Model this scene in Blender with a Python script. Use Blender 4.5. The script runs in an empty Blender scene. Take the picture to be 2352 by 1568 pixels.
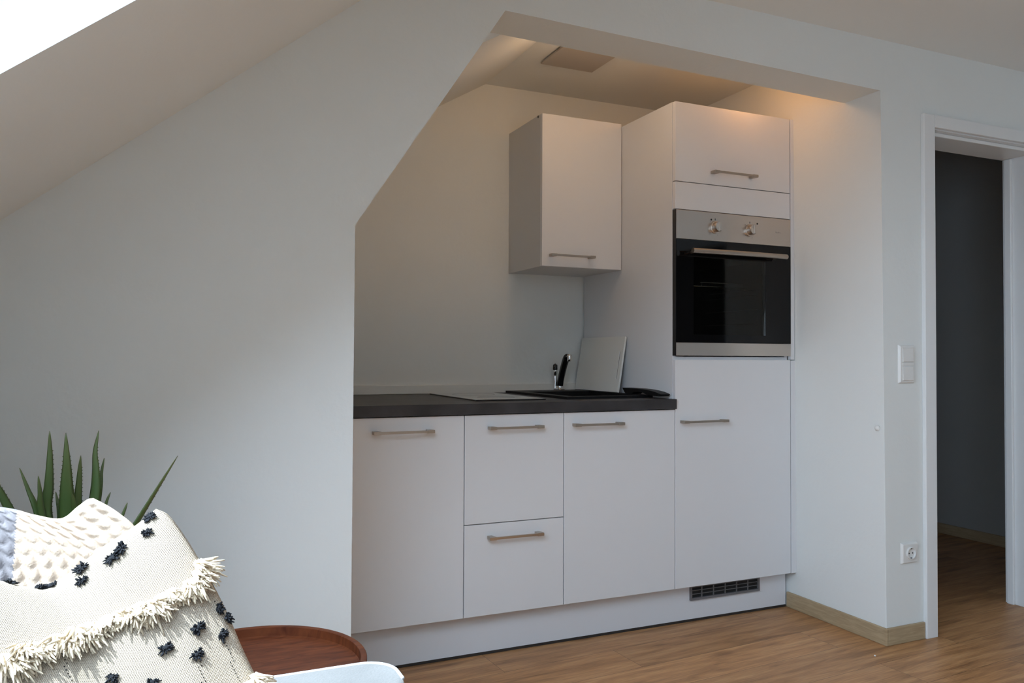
import bpy, bmesh, math, random
from mathutils import Vector, Matrix
random.seed(7)
scene = bpy.context.scene
COL = scene.collection
PI = math.pi
SKY, SUN, LAMP, EXPO = 9.0, 10.3, 1.4, 0.06
SUNDIR = (.50, .14, -.85)
TUFT_ST = [(0.034, 0.011), (0.079, 0.045), (0.157, 0.045), (0.191, 0.056), (0.258, 0.022), (0.281, 0.056), (0.337, 0.0), (0.36, 0.011), (0.438, 0.0), (0.022, 0.337), (0.0, 0.371), (0.101, 0.36), (0.045, 0.404), (0.202, 0.371), (0.135, 0.427), (0.348, 0.371), (0.27, 0.438), (0.618, 0.416), (0.056, 0.596), (0.146, 0.64)]
FRINGE_ST = [(0.0, 0.202), (0.022, 0.225), (0.056, 0.236), (0.101, 0.247), (0.135, 0.236), (0.18, 0.236), (0.225, 0.225), (0.27, 0.213), (0.303, 0.202), (0.348, 0.191), (0.404, 0.225), (0.472, 0.258), (0.517, 0.27), (0.573, 0.303), (0.0, 0.551), (0.034, 0.562), (0.101, 0.584), (0.146, 0.596)]
DOT_ST = [((0.045, 0.258), (0.022, 0.326)), ((0.045, 0.416), (0.056, 0.551)), ((0.135, 0.438), (0.157, 0.528)), ((0.438, 0.281), (0.461, 0.427))]

# ------------------------------------------------------------------ materials
def _new(name):
    m = bpy.data.materials.new(name); m.use_nodes = True
    nt = m.node_tree
    for n in list(nt.nodes):
        if n.type not in ('BSDF_PRINCIPLED', 'OUTPUT_MATERIAL'): nt.nodes.remove(n)
    return m, nt, nt.nodes['Principled BSDF']

def mat(name, col, rough=.6, metal=0., spec=.5, bump=None, vary=None, coat=0., sheen=0., sub=0.):
    """bump=(scale, strength, distance[, stretch])  vary=(scale, amount[, stretch])"""
    m, nt, b = _new(name)
    b.inputs['Base Color'].default_value = (*col, 1)
    b.inputs['Roughness'].default_value = rough
    b.inputs['Metallic'].default_value = metal
    b.inputs['Specular IOR Level'].default_value = spec
    b.inputs['Coat Weight'].default_value = coat
    b.inputs['Sheen Weight'].default_value = sheen
    tc = nt.nodes.new('ShaderNodeTexCoord')
    def noise(scale, stretch, detail=4):
        mp = nt.nodes.new('ShaderNodeMapping'); mp.inputs['Scale'].default_value = stretch
        nt.links.new(tc.outputs['Object'], mp.inputs['Vector'])
        n = nt.nodes.new('ShaderNodeTexNoise'); n.inputs['Scale'].default_value = scale; n.inputs['Detail'].default_value = detail
        nt.links.new(mp.outputs['Vector'], n.inputs['Vector']); return n
    if vary:
        n = noise(vary[0], vary[2] if len(vary) > 2 else (1, 1, 1))
        r = nt.nodes.new('ShaderNodeValToRGB')
        a = vary[1]
        r.color_ramp.elements[0].position = .3; r.color_ramp.elements[1].position = .7
        r.color_ramp.elements[0].color = (*[c*(1-a) for c in col], 1)
        r.color_ramp.elements[1].color = (*[min(1, c*(1+a)) for c in col], 1)
        nt.links.new(n.outputs['Fac'], r.inputs['Fac']); nt.links.new(r.outputs['Color'], b.inputs['Base Color'])
    if bump:
        n = noise(bump[0], bump[3] if len(bump) > 3 else (1, 1, 1), 3)
        bp = nt.nodes.new('ShaderNodeBump'); bp.inputs['Strength'].default_value = bump[1]; bp.inputs['Distance'].default_value = bump[2]
        nt.links.new(n.outputs['Fac'], bp.inputs['Height']); nt.links.new(bp.outputs['Normal'], b.inputs['Normal'])
    return m

def floor_material():
    m, nt, b = _new('oak_plank_floor')
    N, L = nt.nodes, nt.links
    tc = N.new('ShaderNodeTexCoord')
    mp = N.new('ShaderNodeMapping'); mp.inputs['Location'].default_value = (.35, .07, 0); mp.inputs['Rotation'].default_value = (0, 0, math.radians(-4))
    L.new(tc.outputs['Object'], mp.inputs['Vector'])
    br = N.new('ShaderNodeTexBrick'); br.offset = .37; br.offset_frequency = 2
    br.inputs['Scale'].default_value = 1; br.inputs['Brick Width'].default_value = 1.22; br.inputs['Row Height'].default_value = .182
    br.inputs['Mortar Size'].default_value = .0007; br.inputs['Mortar Smooth'].default_value = .2; br.inputs['Bias'].default_value = 0
    br.inputs['Color1'].default_value = (.0, .0, .0, 1); br.inputs['Color2'].default_value = (1, 1, 1, 1); br.inputs['Mortar'].default_value = (.5, .5, .5, 1)
    L.new(mp.outputs['Vector'], br.inputs['Vector'])
    # shift the grain from plank to plank
    sep = N.new('ShaderNodeVectorMath'); sep.operation = 'SCALE'; sep.inputs['Scale'].default_value = 7.3
    L.new(br.outputs['Color'], sep.inputs[0])
    add = N.new('ShaderNodeVectorMath'); L.new(mp.outputs['Vector'], add.inputs[0]); L.new(sep.outputs['Vector'], add.inputs[1])
    st = N.new('ShaderNodeMapping'); st.inputs['Scale'].default_value = (.9, 9, 1); L.new(add.outputs['Vector'], st.inputs['Vector'])
    gr = N.new('ShaderNodeTexNoise'); gr.inputs['Scale'].default_value = 3.2; gr.inputs['Detail'].default_value = 7; gr.inputs['Roughness'].default_value = .62; gr.inputs['Distortion'].default_value = .6
    L.new(st.outputs['Vector'], gr.inputs['Vector'])
    st2 = N.new('ShaderNodeMapping'); st2.inputs['Scale'].default_value = (2.5, 60, 1); L.new(add.outputs['Vector'], st2.inputs['Vector'])
    fi = N.new('ShaderNodeTexNoise'); fi.inputs['Scale'].default_value = 4; fi.inputs['Detail'].default_value = 3; L.new(st2.outputs['Vector'], fi.inputs['Vector'])
    ramp = N.new('ShaderNodeValToRGB'); e = ramp.color_ramp.elements
    e[0].position = .28; e[0].color = (.29, .140, .058, 1); e[1].position = .74; e[1].color = (.68, .395, .190, 1)
    k = ramp.color_ramp.elements.new(.5); k.color = (.54, .280, .120, 1)
    L.new(gr.outputs['Fac'], ramp.inputs['Fac'])
    tone = N.new('ShaderNodeMixRGB'); tone.blend_type = 'MULTIPLY'; tone.inputs['Fac'].default_value = .5
    tr = N.new('ShaderNodeValToRGB'); tr.color_ramp.elements[0].color = (.62, .60, .57, 1); tr.color_ramp.elements[1].color = (1.1, 1.06, 1.0, 1)
    L.new(br.outputs['Color'], tr.inputs['Fac']); L.new(ramp.outputs['Color'], tone.inputs['Color1']); L.new(tr.outputs['Color'], tone.inputs['Color2'])
    fm = N.new('ShaderNodeMixRGB'); fm.blend_type = 'MULTIPLY'; fm.inputs['Fac'].default_value = .35
    fr = N.new('ShaderNodeValToRGB'); fr.color_ramp.elements[0].position = .35; fr.color_ramp.elements[0].color = (.45, .42, .4, 1); fr.color_ramp.elements[1].position = .6
    L.new(fi.outputs['Fac'], fr.inputs['Fac']); L.new(tone.outputs['Color'], fm.inputs['Color1']); L.new(fr.outputs['Color'], fm.inputs['Color2'])
    # knots
    vo = N.new('ShaderNodeTexVoronoi'); vo.inputs['Scale'].default_value = 1.0
    s3 = N.new('ShaderNodeMapping'); s3.inputs['Scale'].default_value = (2.0, 5.5, 1); L.new(add.outputs['Vector'], s3.inputs['Vector']); L.new(s3.outputs['Vector'], vo.inputs['Vector'])
    kr = N.new('ShaderNodeValToRGB'); kr.color_ramp.elements[0].position = .02; kr.color_ramp.elements[0].color = (.3, .22, .17, 1); kr.color_ramp.elements[1].position = .13; kr.color_ramp.elements[1].color = (1, 1, 1, 1)
    L.new(vo.outputs['Distance'], kr.inputs['Fac'])
    km = N.new('ShaderNodeMixRGB'); km.blend_type = 'MULTIPLY'; km.inputs['Fac'].default_value = .75
    L.new(fm.outputs['Color'], km.inputs['Color1']); L.new(kr.outputs['Color'], km.inputs['Color2'])
    jm = N.new('ShaderNodeMixRGB'); jm.blend_type = 'MIX'; jm.inputs['Color2'].default_value = (.05, .03, .018, 1)
    L.new(br.outputs['Fac'], jm.inputs['Fac']); L.new(km.outputs['Color'], jm.inputs['Color1'])
    L.new(jm.outputs['Color'], b.inputs['Base Color'])
    b.inputs['Roughness'].default_value = .42; b.inputs['Specular IOR Level'].default_value = .4
    bp = N.new('ShaderNodeBump'); bp.inputs['Strength'].default_value = .15; bp.inputs['Distance'].default_value = .002
    L.new(fi.outputs['Fac'], bp.inputs['Height']); L.new(bp.outputs['Normal'], b.inputs['Normal'])
    return m

def wood_material(name, dark, light, axis_scale, rough=.4):
    m, nt, b = _new(name); N, L = nt.nodes, nt.links
    tc = N.new('ShaderNodeTexCoord'); mp = N.new('ShaderNodeMapping'); mp.inputs['Scale'].default_value = axis_scale
    L.new(tc.outputs['Object'], mp.inputs['Vector'])
    n = N.new('ShaderNodeTexNoise'); n.inputs['Scale'].default_value = 4; n.inputs['Detail'].default_value = 6; n.inputs['Distortion'].default_value = 1.0
    L.new(mp.outputs['Vector'], n.inputs['Vector'])
    r = N.new('ShaderNodeValToRGB'); r.color_ramp.elements[0].position = .3; r.color_ramp.elements[1].position = .72
    r.color_ramp.elements[0].color = (*dark, 1); r.color_ramp.elements[1].color = (*light, 1)
    L.new(n.outputs['Fac'], r.inputs['Fac']); L.new(r.outputs['Color'], b.inputs['Base Color'])
    b.inputs['Roughness'].default_value = rough; b.inputs['Specular IOR Level'].default_value = .3
    return m

def weave_material(name, col, scale, strength, rough=.95):
    m, nt, b = _new(name); N, L = nt.nodes, nt.links
    uv = N.new('ShaderNodeTexCoord')
    w1 = N.new('ShaderNodeTexWave'); w1.wave_type = 'BANDS'; w1.bands_direction = 'X'; w1.inputs['Scale'].default_value = scale; w1.inputs['Distortion'].default_value = .6
    w2 = N.new('ShaderNodeTexWave'); w2.wave_type = 'BANDS'; w2.bands_direction = 'Y'; w2.inputs['Scale'].default_value = scale*1.3; w2.inputs['Distortion'].default_value = .6
    L.new(uv.outputs['UV'], w1.inputs['Vector']); L.new(uv.outputs['UV'], w2.inputs['Vector'])
    mx = N.new('ShaderNodeMath'); mx.operation = 'MAXIMUM'; L.new(w1.outputs['Fac'], mx.inputs[0]); L.new(w2.outputs['Fac'], mx.inputs[1])
    bp = N.new('ShaderNodeBump'); bp.inputs['Strength'].default_value = strength; bp.inputs['Distance'].default_value = .002
    L.new(mx.outputs['Value'], bp.inputs['Height']); L.new(bp.outputs['Normal'], b.inputs['Normal'])
    r = N.new('ShaderNodeValToRGB'); r.color_ramp.elements[0].position = .15; r.color_ramp.elements[0].color = (*[c*.72 for c in col], 1); r.color_ramp.elements[1].position = .75; r.color_ramp.elements[1].color = (*col, 1)
    L.new(mx.outputs['Value'], r.inputs['Fac']); L.new(r.outputs['Color'], b.inputs['Base Color'])
    b.inputs['Roughness'].default_value = rough; b.inputs['Specular IOR Level'].default_value = .15
    return m

def leaf_material():
    m, nt, b = _new('aloe_green'); N, L = nt.nodes, nt.links
    tc = N.new('ShaderNodeTexCoord'); sp = N.new('ShaderNodeSeparateXYZ'); L.new(tc.outputs['UV'], sp.inputs[0])
    r = N.new('ShaderNodeValToRGB'); e = r.color_ramp.elements
    e[0].color = (.060, .105, .024, 1); e[1].color = (.24, .28, .055, 1); e[0].position = .40
    k = e.new(.97); k.color = (.12, .15, .05, 1); e[2].color = (.16, .14, .09, 1)
    L.new(sp.outputs['Y'], r.inputs['Fac']); L.new(r.outputs['Color'], b.inputs['Base Color'])
    b.inputs['Roughness'].default_value = .42
    return m

def glass_pane(name, tint, gloss):
    m, nt, b = _new(name); N, L = nt.nodes, nt.links
    nt.nodes.remove(b); out = N['Material Output']
    t = N.new('ShaderNodeBsdfTransparent'); t.inputs['Color'].default_value = (*tint, 1)
    g = N.new('ShaderNodeBsdfGlossy'); g.inputs['Roughness'].default_value = .03
    f = N.new('ShaderNodeFresnel'); f.inputs['IOR'].default_value = gloss
    x = N.new('ShaderNodeMixShader'); L.new(f.outputs[0], x.inputs[0]); L.new(t.outputs[0], x.inputs[1]); L.new(g.outputs[0], x.inputs[2])
    L.new(x.outputs[0], out.inputs['Surface']); return m

def emission(name, col, s):
    m, nt, b = _new(name)
    b.inputs['Base Color'].default_value = (1, 1, 1, 1); b.inputs['Emission Color'].default_value = (*col, 1); b.inputs['Emission Strength'].default_value = s
    return m

M = dict(
    wall=mat('white_wall_paint', (.80, .815, .79), .93, spec=.2, bump=(55, .18, .004)),
    hall=mat('shade_grey_hall', (.40, .395, .38), .93, spec=.2, bump=(55, .15, .004)),  # darkened grey keeps the hall dim; shade put into the wall colour
    ceil=mat('white_ceiling_paint', (.82, .83, .81), .95, spec=.2, bump=(70, .10, .003)),
    cab=mat('white_matt_laminate', (.76, .76, .77), .38, spec=.4),
    cabside=mat('white_carcass_board', (.66, .66, .66), .5, spec=.35),
    plinth=mat('white_plinth_board', (.74, .74, .76), .45),
    seal=mat('dark_sealing_lip', (.03, .025, .022), .6),
    worktop=mat('anthracite_stone_laminate', (.030, .028, .030), .42, spec=.5, vary=(9, .45), bump=(90, .1, .001)),
    nickel=mat('brushed_nickel', (.44, .385, .33), .33, metal=1.),
    steel=mat('brushed_stainless_steel', (.62, .56, .51), .30, metal=1., bump=(40, .05, .0006, (1, 1, 60))),
    chrome=mat('chrome', (.85, .85, .86), .06, metal=1.),
    black=mat('black_glass', (.0035, .0035, .004), .05, spec=.30),
    blackm=mat('black_enamel', (.006, .006, .007), .35),
    hob=mat('black_ceramic_glass', (.006, .006, .007), .03, spec=.9, coat=1.),
    sink=mat('black_composite_granite', (.006, .006, .0065), .5, spec=.22, bump=(400, .2, .0004)),
    blackgloss=mat('black_tap_enamel', (.006, .006, .007), .10, spec=.6),
    plastic=mat('white_plastic', (.78, .77, .74), .35),
    board=mat('white_plastic_board', (.76, .76, .72), .5),
    vent=mat('grey_plastic_grille', (.16, .155, .16), .5),
    vdark=mat('vent_inside', (.01, .01, .01), .8),
    cover=mat('greige_cover_plate', (.48, .44, .40), .6),
    frame=mat('white_lacquered_door_frame', (.80, .80, .79), .35),
    oakskirt=wood_material('greyed_oak_skirting', (.36, .265, .155), (.48, .365, .225), (3, 3, 40), .5),
    acacia=wood_material('reddish_acacia_wood', (.090, .020, .007), (.215, .060, .020), (3, 16, 3), .5),
    sofa=mat('pale_blue_grey_upholstery', (.180, .181, .182), .95, spec=.15, bump=(260, .5, .002), vary=(14, .10), sheen=.2),
    sofapipe=mat('blue_grey_piping', (.42, .45, .49), .9),
    darkwood=mat('dark_wood_leg', (.06, .03, .02), .5),
    cream=weave_material('cream_woven_cotton', (.57, .475, .365), 62, .8),
    yarn=mat('cream_yarn', (.68, .575, .43), .95, spec=.1, bump=(300, .4, .002)),
    blackyarn=mat('black_yarn', (.012, .013, .016), .85, spec=.25, bump=(500, .4, .002)),
    knit=mat('beige_knit_wool', (.60, .48, .375), .97, spec=.1, bump=(350, .4, .0015)),
    knitgrey=mat('grey_knit_wool', (.24, .225, .235), .97, spec=.1, bump=(350, .4, .0015)),
    leaf=leaf_material(),
    pot=mat('grey_ceramic', (.35, .34, .33), .5),
    soil=mat('potting_soil', (.03, .022, .016), .95, bump=(60, .8, .01)),
    bulb=emission('warm_lamp_glow', (1.0, .55, .25), 12),
    pane=glass_pane('window_glass', (.97, .985, .99), 1.2),
    ovenpane=glass_pane('oven_window_glass', (.55, .56, .54), 1.33),
    floor=floor_material(),
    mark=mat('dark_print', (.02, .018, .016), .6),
    crumb=mat('white_crumb', (.85, .85, .85), .8),
)

# ------------------------------------------------------------------ mesh helpers
ORG = {}
def link(o): COL.objects.link(o); return o
def obj(name, bm, m, parent=None, smooth=False, org=None):
    """bm is in world coordinates; the mesh is stored relative to its thing's base point"""
    off = ORG.get(parent.name, Vector((0, 0, 0))) if parent else Vector(org or (0, 0, 0))
    bmesh.ops.translate(bm, verts=bm.verts, vec=-off)
    bmesh.ops.recalc_face_normals(bm, faces=bm.faces)
    me = bpy.data.meshes.new(name); bm.to_mesh(me); bm.free()
    me.materials.append(m)
    if smooth:
        me.shade_smooth() if smooth is True else me.set_sharp_from_angle(angle=math.radians(smooth))
    o = link(bpy.data.objects.new(name, me))
    if parent: o.parent = parent
    else: o.location = off
    ORG[o.name] = off
    return o
def thing(name, label, cat, loc, group=None):
    o = link(bpy.data.objects.new(name, None)); o.empty_display_size = .05
    o.location = loc; ORG[o.name] = Vector(loc)
    return tag(o, label, cat, group)
def tag(o, label, cat, group=None):
    o['label'] = label; o['category'] = cat
    if group: o['group'] = group
    return o
def struct(name, bm, m, parent=None, smooth=False):
    o = obj(name, bm, m, parent, smooth)
    if not parent: o['kind'] = 'structure'
    return o

def add_box(bm, lo, hi, bev=0., seg=2):
    t = bmesh.new(); bmesh.ops.create_cube(t, size=1)
    for v in t.verts:
        v.co = Vector([lo[i] + (v.co[i]+.5)*(hi[i]-lo[i]) for i in range(3)])
    if bev: bmesh.ops.bevel(t, geom=list(t.edges), offset=bev, segments=seg, affect='EDGES', profile=.5)
    merge(bm, t); return bm
def merge(bm, t):
    me = bpy.data.meshes.new('tmp'); t.to_mesh(me); t.free(); bm.from_mesh(me); bpy.data.meshes.remove(me)
def box(lo, hi, bev=0., seg=2): return add_box(bmesh.new(), lo, hi, bev, seg)

def slab(xs, ys, holes, z0, z1, fn=None):
    """plate cut on a grid with some cells left open; fn maps (x,y,z) to world"""
    bm = bmesh.new(); fn = fn or (lambda x, y, z: (x, y, z))
    nx, ny = len(xs)-1, len(ys)-1
    vt = {}
    def V(i, j, k):
        if (i, j, k) not in vt: vt[(i, j, k)] = bm.verts.new(fn(xs[i], ys[j], z1 if k else z0))
        return vt[(i, j, k)]
    solid = lambda i, j: 0 <= i < nx and 0 <= j < ny and (i, j) not in holes
    for i in range(nx):
        for j in range(ny):
            if not solid(i, j): continue
            bm.faces.new([V(i, j, 1), V(i+1, j, 1), V(i+1, j+1, 1), V(i, j+1, 1)])
            bm.faces.new([V(i, j, 0), V(i, j+1, 0), V(i+1, j+1, 0), V(i+1, j, 0)])
            for di, dj, a, b in ((-1, 0, (i, j), (i, j+1)), (1, 0, (i+1, j+1), (i+1, j)), (0, -1, (i+1, j), (i, j)), (0, 1, (i, j+1), (i+1, j+1))):
                if not solid(i+di, j+dj):
                    bm.faces.new([V(*a, 0), V(*a, 1), V(*b, 1), V(*b, 0)])
    return bm

def prism(pts, axis, a0, a1, bev_front=0., bev_edges=None, bev=0.):
    """polygon in the other two axes extruded along axis from a0 to a1"""
    bm = bmesh.new()
    def P(p, a):
        if axis == 'y': return (p[0], a, p[1])
        if axis == 'x': return (a, p[0], p[1])
        return (p[0], p[1], a)
    f0 = [bm.verts.new(P(p, a0)) for p in pts]; f1 = [bm.verts.new(P(p, a1)) for p in pts]
    bm.faces.new(f0); bm.faces.new(f1[::-1])
    n = len(pts)
    for i in range(n): bm.faces.new([f0[i], f0[(i+1) % n], f1[(i+1) % n], f1[i]])
    bm.edges.ensure_lookup_table()
    if bev_front:
        es = [e for e in bm.edges if e.verts[0] in f0 and e.verts[1] in f0 and (bev_edges is None or f0.index(e.verts[0]) in bev_edges and f0.index(e.verts[1]) in bev_edges)]
        bmesh.ops.bevel(bm, geom=es, offset=bev_front, segments=3, affect='EDGES', profile=.5)
    if bev: bmesh.ops.bevel(bm, geom=list(bm.edges), offset=bev, segments=2, affect='EDGES', profile=.5)
    return bm

def lathe(bm, prof, c=(0, 0, 0), seg=48, axis='z', close=False):
    rings = []
    for r, h in prof:
        ring = []
        for k in range(seg):
            a = 2*PI*k/seg
            x, y, z = r*math.cos(a), r*math.sin(a), h
            if axis == 'y': x, y, z = x, -z, y
            if axis == 'x': x, y, z = z, x, y
            ring.append(bm.verts.new((c[0]+x, c[1]+y, c[2]+z)))
        rings.append(ring)
    for a, b in zip(rings, rings[1:]):
        for k in range(seg): bm.faces.new([a[k], a[(k+1) % seg], b[(k+1) % seg], b[k]])
    if close:
        for k in range(seg): bm.faces.new([rings[-1][k], rings[-1][(k+1) % seg], rings[0][(k+1) % seg], rings[0][k]])
    else:
        if prof[0][0] > 1e-6: bm.faces.new(rings[0][::-1])
        if prof[-1][0] > 1e-6: bm.faces.new(rings[-1])
    bmesh.ops.remove_doubles(bm, verts=bm.verts, dist=1e-6)
    return bm

def tube(bm, pts, rad, seg=12, flat=1.):
    pts = [Vector(p) for p in pts]; n = len(pts)
    rad = rad if isinstance(rad, (list, tuple)) else [rad]*n
    rings = []; up = None
    for i, p in enumerate(pts):
        d = (pts[min(i+1, n-1)]-pts[max(i-1, 0)]).normalized()
        if up is None:
            up = Vector((0, 0, 1)) if abs(d.z) < .9 else Vector((0, 1, 0))
        s = d.cross(up).normalized(); u = s.cross(d).normalized(); up = u
        rings.append([bm.verts.new(p + s*math.cos(2*PI*k/seg)*rad[i] + u*math.sin(2*PI*k/seg)*rad[i]*flat) for k in range(seg)])
    for a, b in zip(rings, rings[1:]):
        for k in range(seg): bm.faces.new([a[k], a[(k+1) % seg], b[(k+1) % seg], b[k]])
    bm.faces.new(rings[0][::-1]); bm.faces.new(rings[-1])
    return bm

def bez(pts, n):
    """Catmull-Rom through the points"""
    P = [Vector(p) for p in pts]; P = [2*P[0]-P[1]] + P + [2*P[-1]-P[-2]]
    out = []
    m = len(P)-3
    for k in range(n):
        t = k/(n-1)*m; i = min(int(t), m-1); t -= i
        a, b, c, d = P[i:i+4]
        out.append(.5*((2*b) + (c-a)*t + (2*a-5*b+4*c-d)*t*t + (3*b-a-3*c+d)*t**3))
    return out

# ------------------------------------------------------------------ key dimensions (metres)
YW = -.461           # face of the wall towards the living room
YB = .760            # back wall of the kitchen niche
ZC = 2.305           # living room ceiling
XL, XR = -3.0, 2.3   # room extent
YR = -5.6            # rear wall
SL = .80; ang = math.atan(SL)
slope_z = lambda x: 2.083 + SL*(x+1.387)
xs_top = -1.387 + (ZC-2.083)/SL

# ------------------------------------------------------------------ setting
struct('floor', box((XL-.2, YR-.2, -.05), (4.7, 3.0, 0)), M['floor'])
openpts = [(XL-.2, 0), (-1.402, 0), (-1.403, 1.451), (-.949, 2.136), (.619, 2.111), (.634, 0), (.866, 0), (.866, 2.012), (1.60, 2.012), (1.60, 0), (3.2, 0), (3.2, 2.62), (XL-.2, 2.62)]
struct('wall_front', prism(openpts, 'y', YW, -.285, bev_front=.003, bev_edges={1, 2, 3, 4, 5}), M['wall'])
struct('wall_back', box((-1.6, YB, 0), (.75, YB+.1, 2.6)), M['wall'])
struct('wall_niche_left', box((-1.54, -.285, 0), (-1.42, YB, 2.4)), M['wall'])
struct('wall_niche_right', prism([(.634, 0), (.80, 0), (.80, 2.45), (.6185, 2.45)], 'y', -.285, YB), M['wall'])
struct('ceiling_niche', box((-.52, -.285, 2.352), (.75, YB, 2.42)), M['ceil'])
struct('ceiling_niche_slope', prism([(-.52, 2.352), (-.52, 2.46), (-1.44, 1.92), (-1.44, 2.352-.59*.92)], 'y', -.285, YB), M['ceil'])
struct('ceiling', box((xs_top, YR, ZC), (XR+.1, YW, ZC+.15)), M['ceil'])
# sloping roof ceiling with two skylight shafts
def on_slope(s, y, n): return (s*math.cos(ang)-n*math.sin(ang) - 1.387, y, 2.083 + s*math.sin(ang) + n*math.cos(ang))
sx = lambda x: (x+1.387)/math.cos(ang)
YD = -2.90           # the roof slope ends here; unseen dormer and tall window behind, added to light the room
S_EDGES = [sx(XL-.1), sx(-2.72), sx(-1.38), sx(xs_top)]
Y_EDGES = [YD, -2.78, -1.277, YW]
struct('ceiling_slope', slab(S_EDGES, Y_EDGES, {(1, 1)}, 0, .27, on_slope), M['ceil'])
struct('wall_knee', box((XL-.15, YD, 0), (XL+.12, YW, .93)), M['wall'])
struct('wall_dormer_added', prism([(xs_top+.02, ZC+.02), (XL-.3, ZC+.02), (XL-.3, 0), (XL+.12, 0), (XL+.12, slope_z(XL+.12))], 'y', YD-.05, YD), M['wall'])
struct('ceiling_dormer_added', box((XL-.3, YR, ZC), (xs_top, YD-.05, ZC+.15)), M['ceil'])
DW = (YR+.60, YD-.25, .10, 2.18)
struct('wall_left', slab([YR-.25, DW[0], DW[1], YD-.05], [0, DW[2], DW[3], ZC], {(1, 1)}, XL-.3, XL, lambda x, y, z: (z, x, y)), M['wall'])
struct('wall_right', slab([YR, -3.75, -2.54, YW], [0, 2.02, ZC+.1], {(1, 0)}, XR, XR+.12, lambda x, y, z: (z, x, y)), M['wall'])
side = bmesh.new()  # unseen side room behind the opening, added for the oven glass's dark reflection
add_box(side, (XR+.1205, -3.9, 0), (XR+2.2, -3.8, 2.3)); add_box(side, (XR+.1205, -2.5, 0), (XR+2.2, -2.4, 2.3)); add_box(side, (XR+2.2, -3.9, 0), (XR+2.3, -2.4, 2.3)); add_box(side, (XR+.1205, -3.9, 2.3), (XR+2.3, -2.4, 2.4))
struct('wall_side_room_added', side, M['hall'])
struct('wall_rear', box((XL-.3, YR-.25, 0), (XR+.2, YR, 2.6)), M['wall'])
def window(name, xs, ys, fn, n0, n1):
    root = struct(name, slab([xs[0], xs[0]+.06, xs[1]-.06, xs[1]], [ys[0], ys[0]+.06, ys[1]-.06, ys[1]], {(1, 1)}, n0, n1, fn), M['frame'])
    nm = (n0+n1)/2
    g = slab([xs[0]+.06, xs[1]-.06], [ys[0]+.06, ys[1]-.06], set(), nm-.003, nm+.003, fn)
    obj('window_pane', g, M['pane'], root)
window('window_1', (S_EDGES[1], S_EDGES[2]), (Y_EDGES[1], Y_EDGES[2]), on_slope, .20, .26)
window('window_2_added', DW[:2], DW[2:], lambda x, y, z: (z, x, y), XL-.22, XL-.15)  # unseen window, added as daylight source from the left

# doorway: casing, lining, hall behind
cas = bmesh.new()
add_box(cas, (.831, YW-.018, 0), (.892, YW, 2.046), .003)
add_box(cas, (.8921, YW-.018, 1.996), (1.66, YW, 2.046), .003)
add_box(cas, (1.60, YW-.018, 0), (1.66, YW, 1.9955), .003)
struct('trim_1', cas, M['frame'])
lin = bmesh.new()
add_box(lin, (.8665, YW+.0005, 0), (.892, -.285, 2.0), .002)
add_box(lin, (.8925, YW+.0005, 1.992), (1.572, -.285, 2.0105))
add_box(lin, (.8925, YW+.022, 1.976), (1.572, -.285, 1.9915), .003)
add_box(lin, (1.5725, YW+.0005, 0), (1.5995, -.285, 2.0), .002)
add_box(lin, (1.558, YW+.13, 0), (1.572, -.30, 1.975), .003)
struct('door_1', lin, M['frame'])
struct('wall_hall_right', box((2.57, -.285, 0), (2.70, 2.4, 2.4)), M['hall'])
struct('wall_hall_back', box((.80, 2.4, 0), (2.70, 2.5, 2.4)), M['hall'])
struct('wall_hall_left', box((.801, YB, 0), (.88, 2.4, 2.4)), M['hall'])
struct('ceiling_hall', box((.80, -.285, 2.4), (2.70, 2.5, 2.48)), M['ceil'])
skirt = lambda lo, hi: box(lo, hi, .003)
struct('baseboard_hall', skirt((2.556, -.284, 0), (2.5695, 2.39, .062)), M['oakskirt'])
struct('baseboard_niche', skirt((.621, YW-.012, 0), (.6335, .052, .065)), M['oakskirt'])
struct('baseboard_front', skirt((.634, YW-.012, 0), (.830, YW-.0003, .065)), M['oakskirt'])

# ------------------------------------------------------------------ kitchen units
def bar_handle(parent, x0, x1, z, y):
    bm = bmesh.new()
    add_box(bm, (x0+.0255, y-.0335, z-.0042), (x1-.0255, y-.0255, z+.0042), .0008)
    for a, b in ((x0, x0+.026), (x1-.026, x1)):
        pr = prism([(a, y-.034), (b, y-.034), (b, y-.022), (b-.006, y-.0003), (a+.002, y-.0003), (a, y-.012)], 'z', z-.0055, z+.0055, bev=.0012)
        merge(bm, pr)
    o = obj('handle', bm, M['nickel'], parent); o['label'] = 'brushed nickel bar handle'; return o

def front(name, parent, x0, x1, z0, z1, y=0.):
    o = obj(name, box((x0+.0015, y, z0+.0015), (x1-.0015, y+.019, z1-.0015), .0012), M['cab'], parent); return o

def carcass(x0, x1, y0, y1, z0, z1, shelves=(), t=.016, top=False, m=None):
    bm = bmesh.new()
    add_box(bm, (x0, y0, z0), (x0+t, y1, z1)); add_box(bm, (x1-t, y0, z0), (x1, y1, z1))
    add_box(bm, (x0+t, y0, z0), (x1-t, y1, z0+t)); add_box(bm, (x0+t, y1-.006, z0+t), (x1-t, y1, z1-(t if top else 0)))
    if top: add_box(bm, (x0+t, y0, z1-t), (x1-t, y1, z1))
    for s in shelves: add_box(bm, (x0+t, y0, s-t), (x1-t, y1-.006, s))
    return bm

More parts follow.
